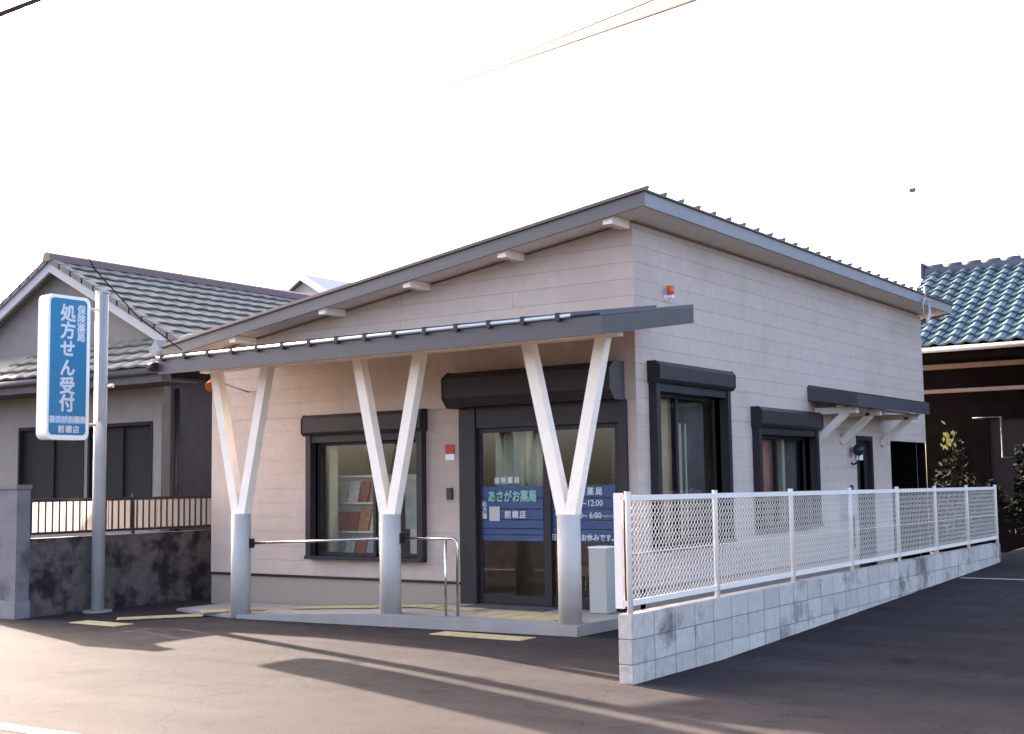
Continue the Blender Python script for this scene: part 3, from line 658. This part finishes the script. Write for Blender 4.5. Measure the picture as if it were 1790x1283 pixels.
# ------------------------------------------------------------------ neighbour's boundary wall and fence
BW = thing('boundary_wall', (-15.2, 17, -.09), 'dark stained concrete boundary wall left of the shop', 'wall')
box('wall', (-15.28, 10.335, -.3), (-15.12, 24, .93), OLDC, BW)
box('coping', (-15.29, 10.336, .931), (-15.11, 24, .955), OLDC, BW)
GP = thing('gate_pillar', (-15.7, 10.2, -.09), 'grey weathered gate pillar with a cap at the left picture edge', 'pillar')
box('shaft', (-16.3, 10.13, -.3), (-15.10, 10.333, 1.62), mat('pillar_render', (.17, .155, .158), .9, noise=.12, nscale=5, bump=.3, stain=(.08, .07, .075), sscale=2.2, slo_=.52, shi=.68), GP)
box('cap', (-16.32, 10.11, 1.621), (-15.08, 10.35, 1.68), MATS['pillar_render'], GP, .006)
box('plinth', (-16.32, 10.115, -.3), (-15.085, 10.345, .14), mat('pillar_plinth', (.2, .19, .195), .9, noise=.1), GP)
YFn = thing('yard_fence', (-15.2, 12, .95), 'black bar fence backed by pale panels on the stained wall', 'fence')
box('rail', (-15.215, 10.36, 1.44), (-15.185, 13.9, 1.485), BLACK, YFn); box('rail', (-15.215, 10.36, 1.0), (-15.185, 13.9, 1.035), BLACK, YFn)
bar = MB().box((-.009, -.009, 0), (.009, .009, .405)).build('bar', BLACK, YFn); bar.location = (-15.2, 10.42, 1.035)
for i in range(1, 32): link('bar', bar.data, YFn, (-15.2, 10.42+.11*i, 1.035))
for y in (10.38, 12.1, 13.85): box('fence_post', (-15.22, y-.02, .956), (-15.18, y+.02, 1.53), BLACK, YFn)
for i in range(8):
    y = 10.40+.435*i
    pn = MB(); pn.v = [(-15.235, y, 1.02), (-15.235, y+.425, 1.02), (-15.235, y+.425, 1.46), (-15.235, y, 1.46)]; pn.f = [(0, 1, 2, 3)]; pn.build('backing_panel', PANEL, YFn)

# ------------------------------------------------------------------ left house
LH = thing('tiled_house', (-19, 16, 0), 'grey tile-roofed house with white gable left of the shop', 'house')
HX, HY, HL, HB = -17.19, 14.30, -25.2, 23.0
RX, RZ, RSL = -21.0, 6.02, .5
EX, EZ = -16.30, 6.02-.5*4.7
ops = [(-21.3, -19.33, .9, 2.78), (-19.22, -17.46, .9, 2.76)]
wm = MB()
for c in sub(HL, HX, -.3, 3.6, ops): wm.box((c[0], HY, c[2]), (c[1], HY+.15, c[3]))
wm.build('front_wall', STUC, LH)
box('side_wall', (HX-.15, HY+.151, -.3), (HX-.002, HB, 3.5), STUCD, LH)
box('rear_wall', (HL, HB+.001, -.3), (HX, HB+.15, 3.5), STUC, LH); box('side_wall', (HL, HY+.151, -.3), (HL+.15, HB, 3.5), STUC, LH)
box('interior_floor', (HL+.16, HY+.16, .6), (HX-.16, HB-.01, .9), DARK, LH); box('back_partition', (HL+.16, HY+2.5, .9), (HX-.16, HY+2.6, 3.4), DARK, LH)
for o in ops:
    f = MB(); f.box((o[0], HY-.015, o[2]), (o[0]+.05, HY+.12, o[3])); f.box((o[1]-.05, HY-.015, o[2]), (o[1], HY+.12, o[3])); f.box((o[0]+.051, HY-.015, o[3]-.06), (o[1]-.051, HY+.12, o[3])); mid = (o[0]+o[1])/2; f.box((mid-.03, HY+.05, o[2]), (mid+.03, HY+.10, o[3]-.061))
    w = f.build('window', SCREEN, LH)
    box('void_sheet', (o[0]+.05, HY+.07, o[2]), (mid-.03, HY+.076, o[3]-.06), SCREEN, w); box('void_sheet', (mid+.03, HY+.085, o[2]), (o[1]-.05, HY+.091, o[3]-.06), SCREEN, w)
box('corner_post', (-17.39, HY-.03, .9), (-17.2, HY-.002, 3.05), STUC, LH)
MB().tube([(HX+.06, HY+.25, -.1), (HX+.06, HY+.25, 3.3)], .04, 10).build('downpipe', BLACK, LH, smooth=True)
# gable wall and roof planes
gy = 14.95
MB().prism([(HL+.6, gy, 3.65), (EX-.75, gy, 3.65), (EX-.75, gy, RZ-RSL*(EX-.75-RX)-.16), (RX, gy, RZ-.14), (HL+.6, gy, RZ-RSL*(RX-HL-.6)-.16)], (0, .2, 0)).build('gable_wall', STUC, LH)
GYF = 14.7
RFm = MB()
RFm.prism([(RX, GYF, RZ-.03), (EX, GYF, EZ-.03), (EX, GYF, EZ-.12), (RX, GYF, RZ-.12)], (0, HB+.6-GYF, 0))
RFm.prism([(RX, GYF, RZ-.03), (HL-.8, GYF, RZ-RSL*(RX-HL+.8)-.03), (HL-.8, GYF, RZ-RSL*(RX-HL+.8)-.12), (RX, GYF, RZ-.12)], (0, HB+.6-GYF, 0))
RF = RFm.build('roof', TILEG, LH)
for s, xe in ((1, EX-.55), (-1, HL+.2)):
    ze = RZ-RSL*abs(xe-RX)
    MB().prism([(RX, GYF-.03, RZ-.03), (xe, GYF-.03, ze-.03), (xe, GYF-.03, ze-.24), (RX, GYF-.03, RZ-.24)], (0, .05, 0)).build('barge_board', mat('barge', (.42, .40, .39), .7), RF)
    # stepped verge tiles over the barge boards
    n = 12 if s > 0 else 14
    for i in range(n):
        x0 = RX+(xe-RX)*i/n; x1 = RX+(xe-RX)*(i+1.12)/n
        z0 = RZ-RSL*abs(x0-RX)+.05; z1 = RZ-RSL*abs(x1-RX)+.02
        MB().prism([(x0, GYF-.07, z0), (x1, GYF-.07, z1+.045), (x1, GYF-.07, z1-.08), (x0, GYF-.07, z0-.10)], (0, .16, 0)).build('verge_tile', TILEG, RF)
# field tiles on the slope towards the shop
SLL = math.hypot(EX-RX, EZ-RZ); ang = math.atan2(RZ-EZ, EX-RX)
NR, NC, TW = 13, 19, .37
tl = SLL/NR
tb = MB()
for k in range(5):
    pass
V = []; Fc = []; prof = [0, .002, .010, .018, .020, .014, .004]
for i, hgt in enumerate(prof):
    y = TW*i/(len(prof)-1)
    for x, zz in ((0, .0), (tl*1.10, .052), (tl*1.10, .022)): V.append((x, y, zz+hgt))
for i in range(len(prof)-1):
    for k in range(2): Fc.append((3*i+k, 3*i+1+k, 3*i+4+k, 3*i+3+k))
tm = bpy.data.meshes.new('tile'); tm.from_pydata(V, [], Fc); tm.materials.append(TILEG)
for r in range(NR):
    for c in range(NC):
        d = r*tl
        o = link('tile', tm, RF, (RX+d*math.cos(ang), GYF+.09+c*TW, RZ-d*math.sin(ang)-.02+random.uniform(-.003, .003)), (0, ang, 0))
rest = MB()
for r in range(NR): 
    d = r*tl
    rest.prism([(RX+d*math.cos(ang), GYF+.09+NC*TW, RZ-d*math.sin(ang)+.0), (RX+(d+tl)*math.cos(ang), GYF+.09+NC*TW, RZ-(d+tl)*math.sin(ang)+.04), (RX+(d+tl)*math.cos(ang), GYF+.09+NC*TW, RZ-(d+tl)*math.sin(ang)-.02)], (0, HB+.5-GYF-NC*TW, 0))
o = rest.build('rear_tiles', TILEG, RF); o['kind'] = 'stuff'
rc = MB()
rc.prism([(RX-.13, GYF-.1, RZ-.04), (RX-.10, GYF-.1, RZ+.10), (RX, GYF-.1, RZ+.15), (RX+.10, GYF-.1, RZ+.10), (RX+.13, GYF-.1, RZ-.04)], (0, HB+.7-GYF, 0)); rc.build('ridge_cap', mat('ridge_tile', (.15, .095, .09), .6), RF)  # reddish tone is halation along the ridge put into the colour
# front skirt roof
SY, SZ, SSL = 13.5, 3.57, .5
sk = MB(); sk.prism([(HL-.8, SY, SZ), (HL-.8, gy, SZ+SSL*(gy-SY)), (HL-.8, gy, SZ+SSL*(gy-SY)-.1), (HL-.8, SY, SZ-.1)], (EX-HL+.8, 0, 0)); SK = sk.build('skirt_roof', TILEG, LH)
V = []; Fc = []
sang = math.atan(SSL); sl_ = (gy-SY)/math.cos(sang)/4
for i, hgt in enumerate(prof):
    x = .40*i/(len(prof)-1)
    for y, zz in ((0, .062), (0, .03), (sl_*1.1, .01)): V.append((x, y, zz+hgt))
for i in range(len(prof)-1):
    for k in range(2): Fc.append((3*i+k, 3*i+3+k, 3*i+4+k, 3*i+1+k))
sm = bpy.data.meshes.new('tile'); sm.from_pydata(V, [], Fc); sm.materials.append(TILEG)
for r in range(4):
    for c in range(13):
        d = r*sl_; link('tile', sm, SK, (EX-.40*(c+1), SY-.02+d*math.cos(sang), SZ+d*math.sin(sang)-.01), (sang, 0, 0))
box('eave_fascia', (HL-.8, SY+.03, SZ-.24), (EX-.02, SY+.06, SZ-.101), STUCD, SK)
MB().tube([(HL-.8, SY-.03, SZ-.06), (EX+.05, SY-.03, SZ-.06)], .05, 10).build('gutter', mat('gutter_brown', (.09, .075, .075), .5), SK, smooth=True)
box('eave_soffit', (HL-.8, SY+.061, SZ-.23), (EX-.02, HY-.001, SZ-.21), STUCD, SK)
MB().prism([(EX-.55, GYF-.08, EZ+.34), (EX+.02, SY-.03, EZ+.02), (EX+.02, SY-.03, EZ-.08), (EX-.55, GYF-.08, EZ+.2)], (.16, .06, 0)).build('hip_ridge', mat('hip_tile', (.24, .235, .23), .5), RF)
bx_ = MB(); bx_.prism([(EX-.24, SY-.06, EZ+.16), (EX-.02, SY-.06, EZ+.02), (EX+.06, SY-.06, EZ+.1), (EX-.08, SY-.06, EZ+.34)], (0, .22, 0)); bx_.build('hip_end_tile', MATS['hip_tile'], RF)

# small white house far behind
SH = thing('far_house', (-38, 44, 0), 'small white gabled house showing far behind between the roofs', 'house')
p = onY(525, 478, 44); q = onY(575, 510, 44); ql = onY(497, 512, 44)
px, pz_ = p.x, p.z; hw = q.x-p.x+.9; rs = (p.z-q.z)/(q.x-p.x)
MB().prism([(px-hw+.4, 44.4, 0), (px+hw-.4, 44.4, 0), (px+hw-.4, 44.4, pz_-rs*hw), (px, 44.4, pz_-.25), (px-hw+.4, 44.4, pz_-rs*hw)], (0, 9, 0)).build('wall', mat('far_wall', (.62, .6, .55), .9), SH)
far = MB()
for s in (-1, 1): far.prism([(px, 44, pz_), (px+s*hw, 44, pz_-rs*hw), (px+s*hw, 44, pz_-rs*hw-.15), (px, 44, pz_-.15)], (0, 10, 0))
FR = far.build('roof', mat('far_roof', (.33, .33, .36), .6), SH)
for s in (-1, 1): MB().prism([(px, 43.95, pz_+.02), (px+s*hw, 43.95, pz_-rs*hw+.02), (px+s*hw, 43.95, pz_-rs*hw-.33), (px, 43.95, pz_-.33)], (0, .045, 0)).build('barge_board', WHITE, FR)
f = MB().box((px-.6, 44.36, pz_-4.4), (px+.6, 44.395, pz_-3.2)).build('window', BLACK, SH)

# ------------------------------------------------------------------ right house with blue tiles
RH = thing('blue_tile_house', (-4, 31, .4), 'dark timber house with blue pantile roof behind the shop', 'house')
BX0, BX1, BY, BZ, BRY, BRZ = -9.1, 3.0, 27.0, 4.35, 31.0, 6.55
wm = MB(); wins = [(-7.2, -5.2, 1.0, 2.9), (-4.2, -2.2, 1.0, 2.9)]
for c in sub(-8.5, 2.5, -.2, 4.5, wins): wm.box((c[0], 28.2, c[2]), (c[1], 28.35, c[3]))
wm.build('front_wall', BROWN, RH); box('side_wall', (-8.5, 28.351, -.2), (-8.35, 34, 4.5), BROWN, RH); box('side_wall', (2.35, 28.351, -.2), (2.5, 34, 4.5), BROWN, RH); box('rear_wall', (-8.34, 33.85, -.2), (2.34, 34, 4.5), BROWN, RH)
for o in wins:
    f = MB(); f.box((o[0], 28.17, o[2]), (o[0]+.06, 28.3, o[3])); f.box((o[1]-.06, 28.17, o[2]), (o[1], 28.3, o[3])); f.box((o[0]+.061, 28.17, o[3]-.06), (o[1]-.061, 28.3, o[3])); f.box((o[0]+.061, 28.17, o[2]), (o[1]-.061, 28.3, o[2]+.06))
    w = f.build('window', BROWN, RH); box('void_sheet', (o[0]+.06, 28.24, o[2]+.06), (o[1]-.06, 28.25, o[3]-.06), SCREEN, w)
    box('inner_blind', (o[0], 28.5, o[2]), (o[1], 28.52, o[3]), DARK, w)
bs = (BRZ-BZ)/(BRY-BY); ba = math.atan(bs)
rr = MB(); rr.prism([(BX0, BY, BZ-.02), (BX0, BRY, BRZ-.02), (BX0, BRY, BRZ-.14), (BX0, BY, BZ-.14)], (BX1-BX0, 0, 0)); rr.prism([(BX0, BRY, BRZ-.02), (BX0, 35, BZ-.02), (BX0, 35, BZ-.14), (BX0, BRY, BRZ-.14)], (BX1-BX0, 0, 0))
BR = rr.build('roof', BROWN, RH)
nr = 13; tl2 = math.hypot(BRY-BY, BRZ-BZ)/nr; tw2 = .335
pr = [0, -.012, -.006, .022, .055, .066, .05, .02]
V = []; Fc = []
for i, hgt in enumerate(pr):
    x = tw2*i/(len(pr)-1)
    for y, zz in ((0, .0), (0, .055), (tl2*1.08, .012)): V.append((x, y, zz+hgt))
for i in range(len(pr)-1):
    for k in range(2): Fc.append((3*i+k, 3*i+3+k, 3*i+4+k, 3*i+1+k))
bt = bpy.data.meshes.new('tile'); bt.from_pydata(V, [], Fc); bt.materials.append(TILEB)
for pl_ in bt.polygons: pl_.use_smooth = False
for r in range(nr):
    for c in range(20):
        d = r*tl2; link('tile', bt, BR, (BX0+c*tw2, BY-.04+d*math.cos(ba), BZ+d*math.sin(ba)+.01+random.uniform(-.004, .004)), (ba, 0, 0))
rest = MB()
for r in range(nr):
    d = r*tl2; y0 = BY+d*math.cos(ba); z0 = BZ+d*math.sin(ba)
    rest.prism([(BX0+20*tw2, y0, z0+.06), (BX0+20*tw2, y0+tl2, z0+.05+tl2*math.sin(ba)), (BX0+20*tw2, y0, z0)], (BX1-BX0-20*tw2, 0, 0))
o = rest.build('further_tiles', TILEB, BR); o['kind'] = 'stuff'
RT_ = mat('ridge_blue', (.08, .08, .10), .5, noise=.2)
box('ridge_wall', (BX0-.05, BRY-.12, BRZ-.05), (BX1, BRY+.12, BRZ+.13), RT_, BR)
for i in range(20):
    x = BX0-.06+.45*i
    MB().tube([(x, BRY, BRZ+.14), (x+.43, BRY, BRZ+.14)], .1, 12).build('ridge_tile', RT_, BR, smooth=True)
box('ridge_end_tile', (BX0-.14, BRY-.17, BRZ-.12), (BX0-.061, BRY+.17, BRZ+.28), RT_, BR, .02)
MB().tube([(BX0, BY-.08, BZ-.06), (BX1, BY-.08, BZ-.06)], .06, 10).build('gutter', mat('gutter_grey', (.11, .11, .12), .6), BR, smooth=True)
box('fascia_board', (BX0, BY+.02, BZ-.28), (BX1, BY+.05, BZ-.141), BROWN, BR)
box('eave_board', (BX0+.3, 27.6, 3.93), (BX1, 27.75, 4.03), PALET, RH)
box('lintel_beam', (BX0+.3, 27.75, 3.42), (BX1, 27.88, 3.50), PALET, RH)  # pale tone of this beam stands for sunlight along it
WP = MB(); a_ = onY(1695, 728, 27); b_ = onY(1745, 728, 27); c_ = onY(1751, 797, 27)
WP.tube([(a_.x, 27.2, 2.83), (b_.x, 27.2, 2.83)], .010, 8); WP.tube([(b_.x, 27.2, 2.84), (b_.x, 27.2, 2.0), (b_.x, 28.17, 2.0)], .022, 8); WP.tube([(a_.x, 27.2, 2.83), (a_.x, 28.18, 2.83)], .010, 8)
WP = WP.build('pipe_frame', mat('pipe_grey', (.12, .11, .105), .6), None, smooth=True); tag(WP, 'thin pale laundry-pole frame on the dark timber house wall', 'pole')

# shrubs in the shade by the right house
def shrub(name, c, rx, rz, n, m_, lab, seed, leaf=.07, tuft=None):
    rnd = random.Random(seed); V = []; Fc = []
    for i in range(n):
        d = Vector((rnd.gauss(0, 1), rnd.gauss(0, 1), rnd.gauss(0, 1))).normalized()*rnd.uniform(.35, 1)**.6
        p = Vector((c[0]+d.x*rx*(1+.3*math.sin(3*d.z+seed)), c[1]+d.y*rx, c[2]+rz+d.z*rz)); s = leaf*rnd.uniform(.6, 1.4)
        u = Vector((rnd.uniform(-1, 1), rnd.uniform(-1, 1), rnd.uniform(-.6, .6))).normalized(); w = u.cross(Vector((rnd.uniform(-1, 1), rnd.uniform(-1, 1), rnd.uniform(-1, 1)))).normalized()
        k = len(V); V += [tuple(p-u*s), tuple(p+w*s*.45), tuple(p+u*s), tuple(p-w*s*.45)]; Fc.append((k, k+1, k+2, k+3))
    t = thing(name, c, lab, 'shrub')
    me = bpy.data.meshes.new('crown'); me.from_pydata(V, [], Fc); me.materials.append(m_); link('crown', me, t)
    if tuft:
        V = []; Fc = []
        for i in range(20):
            p = Vector(tuft)+Vector((rnd.gauss(0, .06), rnd.gauss(0, .05), rnd.gauss(0, .10))); u = Vector((rnd.uniform(-.5, .5), rnd.uniform(-.3, .3), rnd.uniform(.3, 1))).normalized()*.06; w = Vector((.028, .01, 0))
            k = len(V); V += [tuple(p-u), tuple(p+w), tuple(p+u), tuple(p-w)]; Fc.append((k, k+1, k+2, k+3))
        me = bpy.data.meshes.new('lit_leaf_tuft'); me.from_pydata(V, [], Fc); me.materials.append(LEAF_LIT); link('lit_leaf_tuft', me, t)['kind'] = 'stuff'
    st = MB()
    for i in range(6):
        a = rnd.uniform(0, 6.28); q = Vector(c)+Vector((math.cos(a)*rx*.7, math.sin(a)*rx*.7, rz*1.5))
        st.tube([c, Vector(c).lerp(q, .5)+Vector((0, 0, rz*.2)), q], .018, 6, r2=.005)
    st.build('trunk', BROWN, t)
LEAF = mat('leaf_dark', (.008, .0095, .006), .9, spec=.05, noise=.4, nscale=2); LEAF_LIT = mat('leaf_sunlit', (.25, .26, .06), .5, noise=.3, nscale=3)  # tuft leaves: sunlight put into the yellow-green colour
p = onY(1665, 765, 26.3); shrub('garden_shrub', (p.x, 26.3, .4), .42, 1.1, 700, LEAF, 'dark shrub with a tuft coloured as sunlit leaves before the dark timber house', 3, tuft=(p.x, 26.0, p.z))
p = onY(1785, 870, 23.5); shrub('garden_shrub', (p.x+.3, 23.5, .38), .6, .95, 1500, LEAF, 'dark green shrub at the right edge behind the fence end', 4, .055)
p = onY(1700, 900, 25.5); shrub('garden_shrub', (p.x, 25.5, .40), .7, .6, 1300, LEAF, 'low dark shrub behind the far end of the mesh fence', 5)

# TV aerial above the roofs
CABM = mat('aerial_metal', (.07, .05, .045), .6)
an = thing('tv_aerial', (-8.75, 31, 6.5), 'thin television aerial on a mast above the blue tiled roof', 'aerial')
p = onY(1573, 337, 31)
MB().tube([(p.x, 31, 6.3), (p.x, 31, p.z+.2)], .007, 6).build('mast', CABM, an)
MB().tube([(p.x, 31, p.z), (p.x+1.0, 30.6, p.z)], .010, 6).build('boom', CABM, an)
for i in range(7): MB().tube([(p.x+.12*i+.1, 30.95-.05*i-.2, p.z), (p.x+.12*i+.1, 30.95-.05*i+.2, p.z)], .005, 6).build('element', CABM, an)
box('dipole_box', (p.x+.28, 30.85, p.z-.05), (p.x+.42, 30.93, p.z+.04), mat('copper_box', (.3, .1, .06), .5), an)

# overhead cables
CAB = mat('cable_halation', (.045, .016, .011), .8, spec=.1)  # red-brown holds the orange halation of sunlit cables against the bright sky
def cable(pts, r, lab):
    P = []
    for (u0, v0, d0), (u1, v1, d1) in zip(pts, pts[1:]):
        a, b = at(u0, v0, d0), at(u1, v1, d1)
        for i in range(12): P.append(a.lerp(b, i/12))
    P.append(at(*pts[-1])); o = MB().tube(P, r, 6).build('overhead_cable', CAB, None, smooth=True); tag(o, lab, 'cable', 'overhead cables')
cable([(1560, -135, 7), (1208, 0, 10), (840, 128, 17), (600, 210, 28), (330, 292, 44), (-60, 405, 70)], .021, 'thicker of the two crossing cables over the shop roof, lower at right')
cable([(1500, -165, 8), (1138, 0, 11), (835, 124, 17.5), (600, 205, 29), (330, 290, 46), (-60, 400, 72)], .015, 'thinner upper cable that joins the lower one over the shop')
cable([(-60, 50, 8), (0, 25, 8.4), (75, -4, 9), (300, -90, 10.5)], .016, 'thick cable across the top left corner of the sky')
cable([(-200, 222, 40), (100, 104, 26), (240, 52, 20), (370, 0, 16), (700, -130, 11)], .008, 'faint thin cable at upper left of the sky')
cable([(-60, 30, 13.5), (0, 150, 14.5), (120, 380, 16.5), (165, 470, 17.2), (240, 553, 18.0), (318, 612, 18.75)], .009, 'service cable drooping to the left end of the shop roof')

# rack and poster added in place of street reflections in the front window
mr_ = thing('stand_in_rack', (-12.0, 13.45, .1), 'added white rack of magazines standing in for reflections in the front window', 'rack')
g = MB(); g.box((-12.45, 13.50, .1), (-11.45, 13.53, 1.75)); g.box((-12.45, 13.30, .1), (-12.42, 13.499, 1.75)); g.box((-11.48, 13.30, .1), (-11.45, 13.499, 1.75))
g.build('frame', SIGNW, mr_)
for z in (.55, .95, 1.35, 1.72): box('shelf', (-12.419, 13.30, z), (-11.481, 13.499, z+.025), SIGNW, mr_)
COLS = [('orange', (.55, .24, .12)), ('white', (.75, .7, .62)), ('pale blue', (.38, .44, .47)), ('red', (.42, .12, .09)), ('cream', (.65, .55, .36))]
for z, lev in ((.576, 'lowest'), (.976, 'middle'), (1.376, 'upper')):
    x = -12.39; k = 0
    while x < -11.68:
        nme, c = COLS[random.randrange(5)]; w_ = random.uniform(.15, .24); h_ = random.uniform(.22, .31)
        o = MB().prism([(x, 13.34, z), (x+w_, 13.34, z), (x+w_, 13.42, z+h_), (x, 13.42, z+h_)], (0, .02, .004)).build('magazine', mat('cover_'+nme.replace(' ', '_'), c, .5, noise=.25, nscale=18), None)
        tag(o, nme+' magazine, '+ORD[k]+' from left on the '+lev+' shelf of the added window rack', 'magazine', 'magazines added for the window reflections'); x += w_+.03; k += 1
po = box('added_poster', (-11.3, 13.62, 1.0), (-10.75, 13.63, 1.75), mat('poster', (.7, .68, .6), .6, noise=.2, nscale=6)); tag(po, 'pale poster board added for the reflections in the right half of the front window', 'poster')
box('poster_foot', (-11.2, 13.60, .1), (-10.85, 13.66, .999), SIGNW, po)
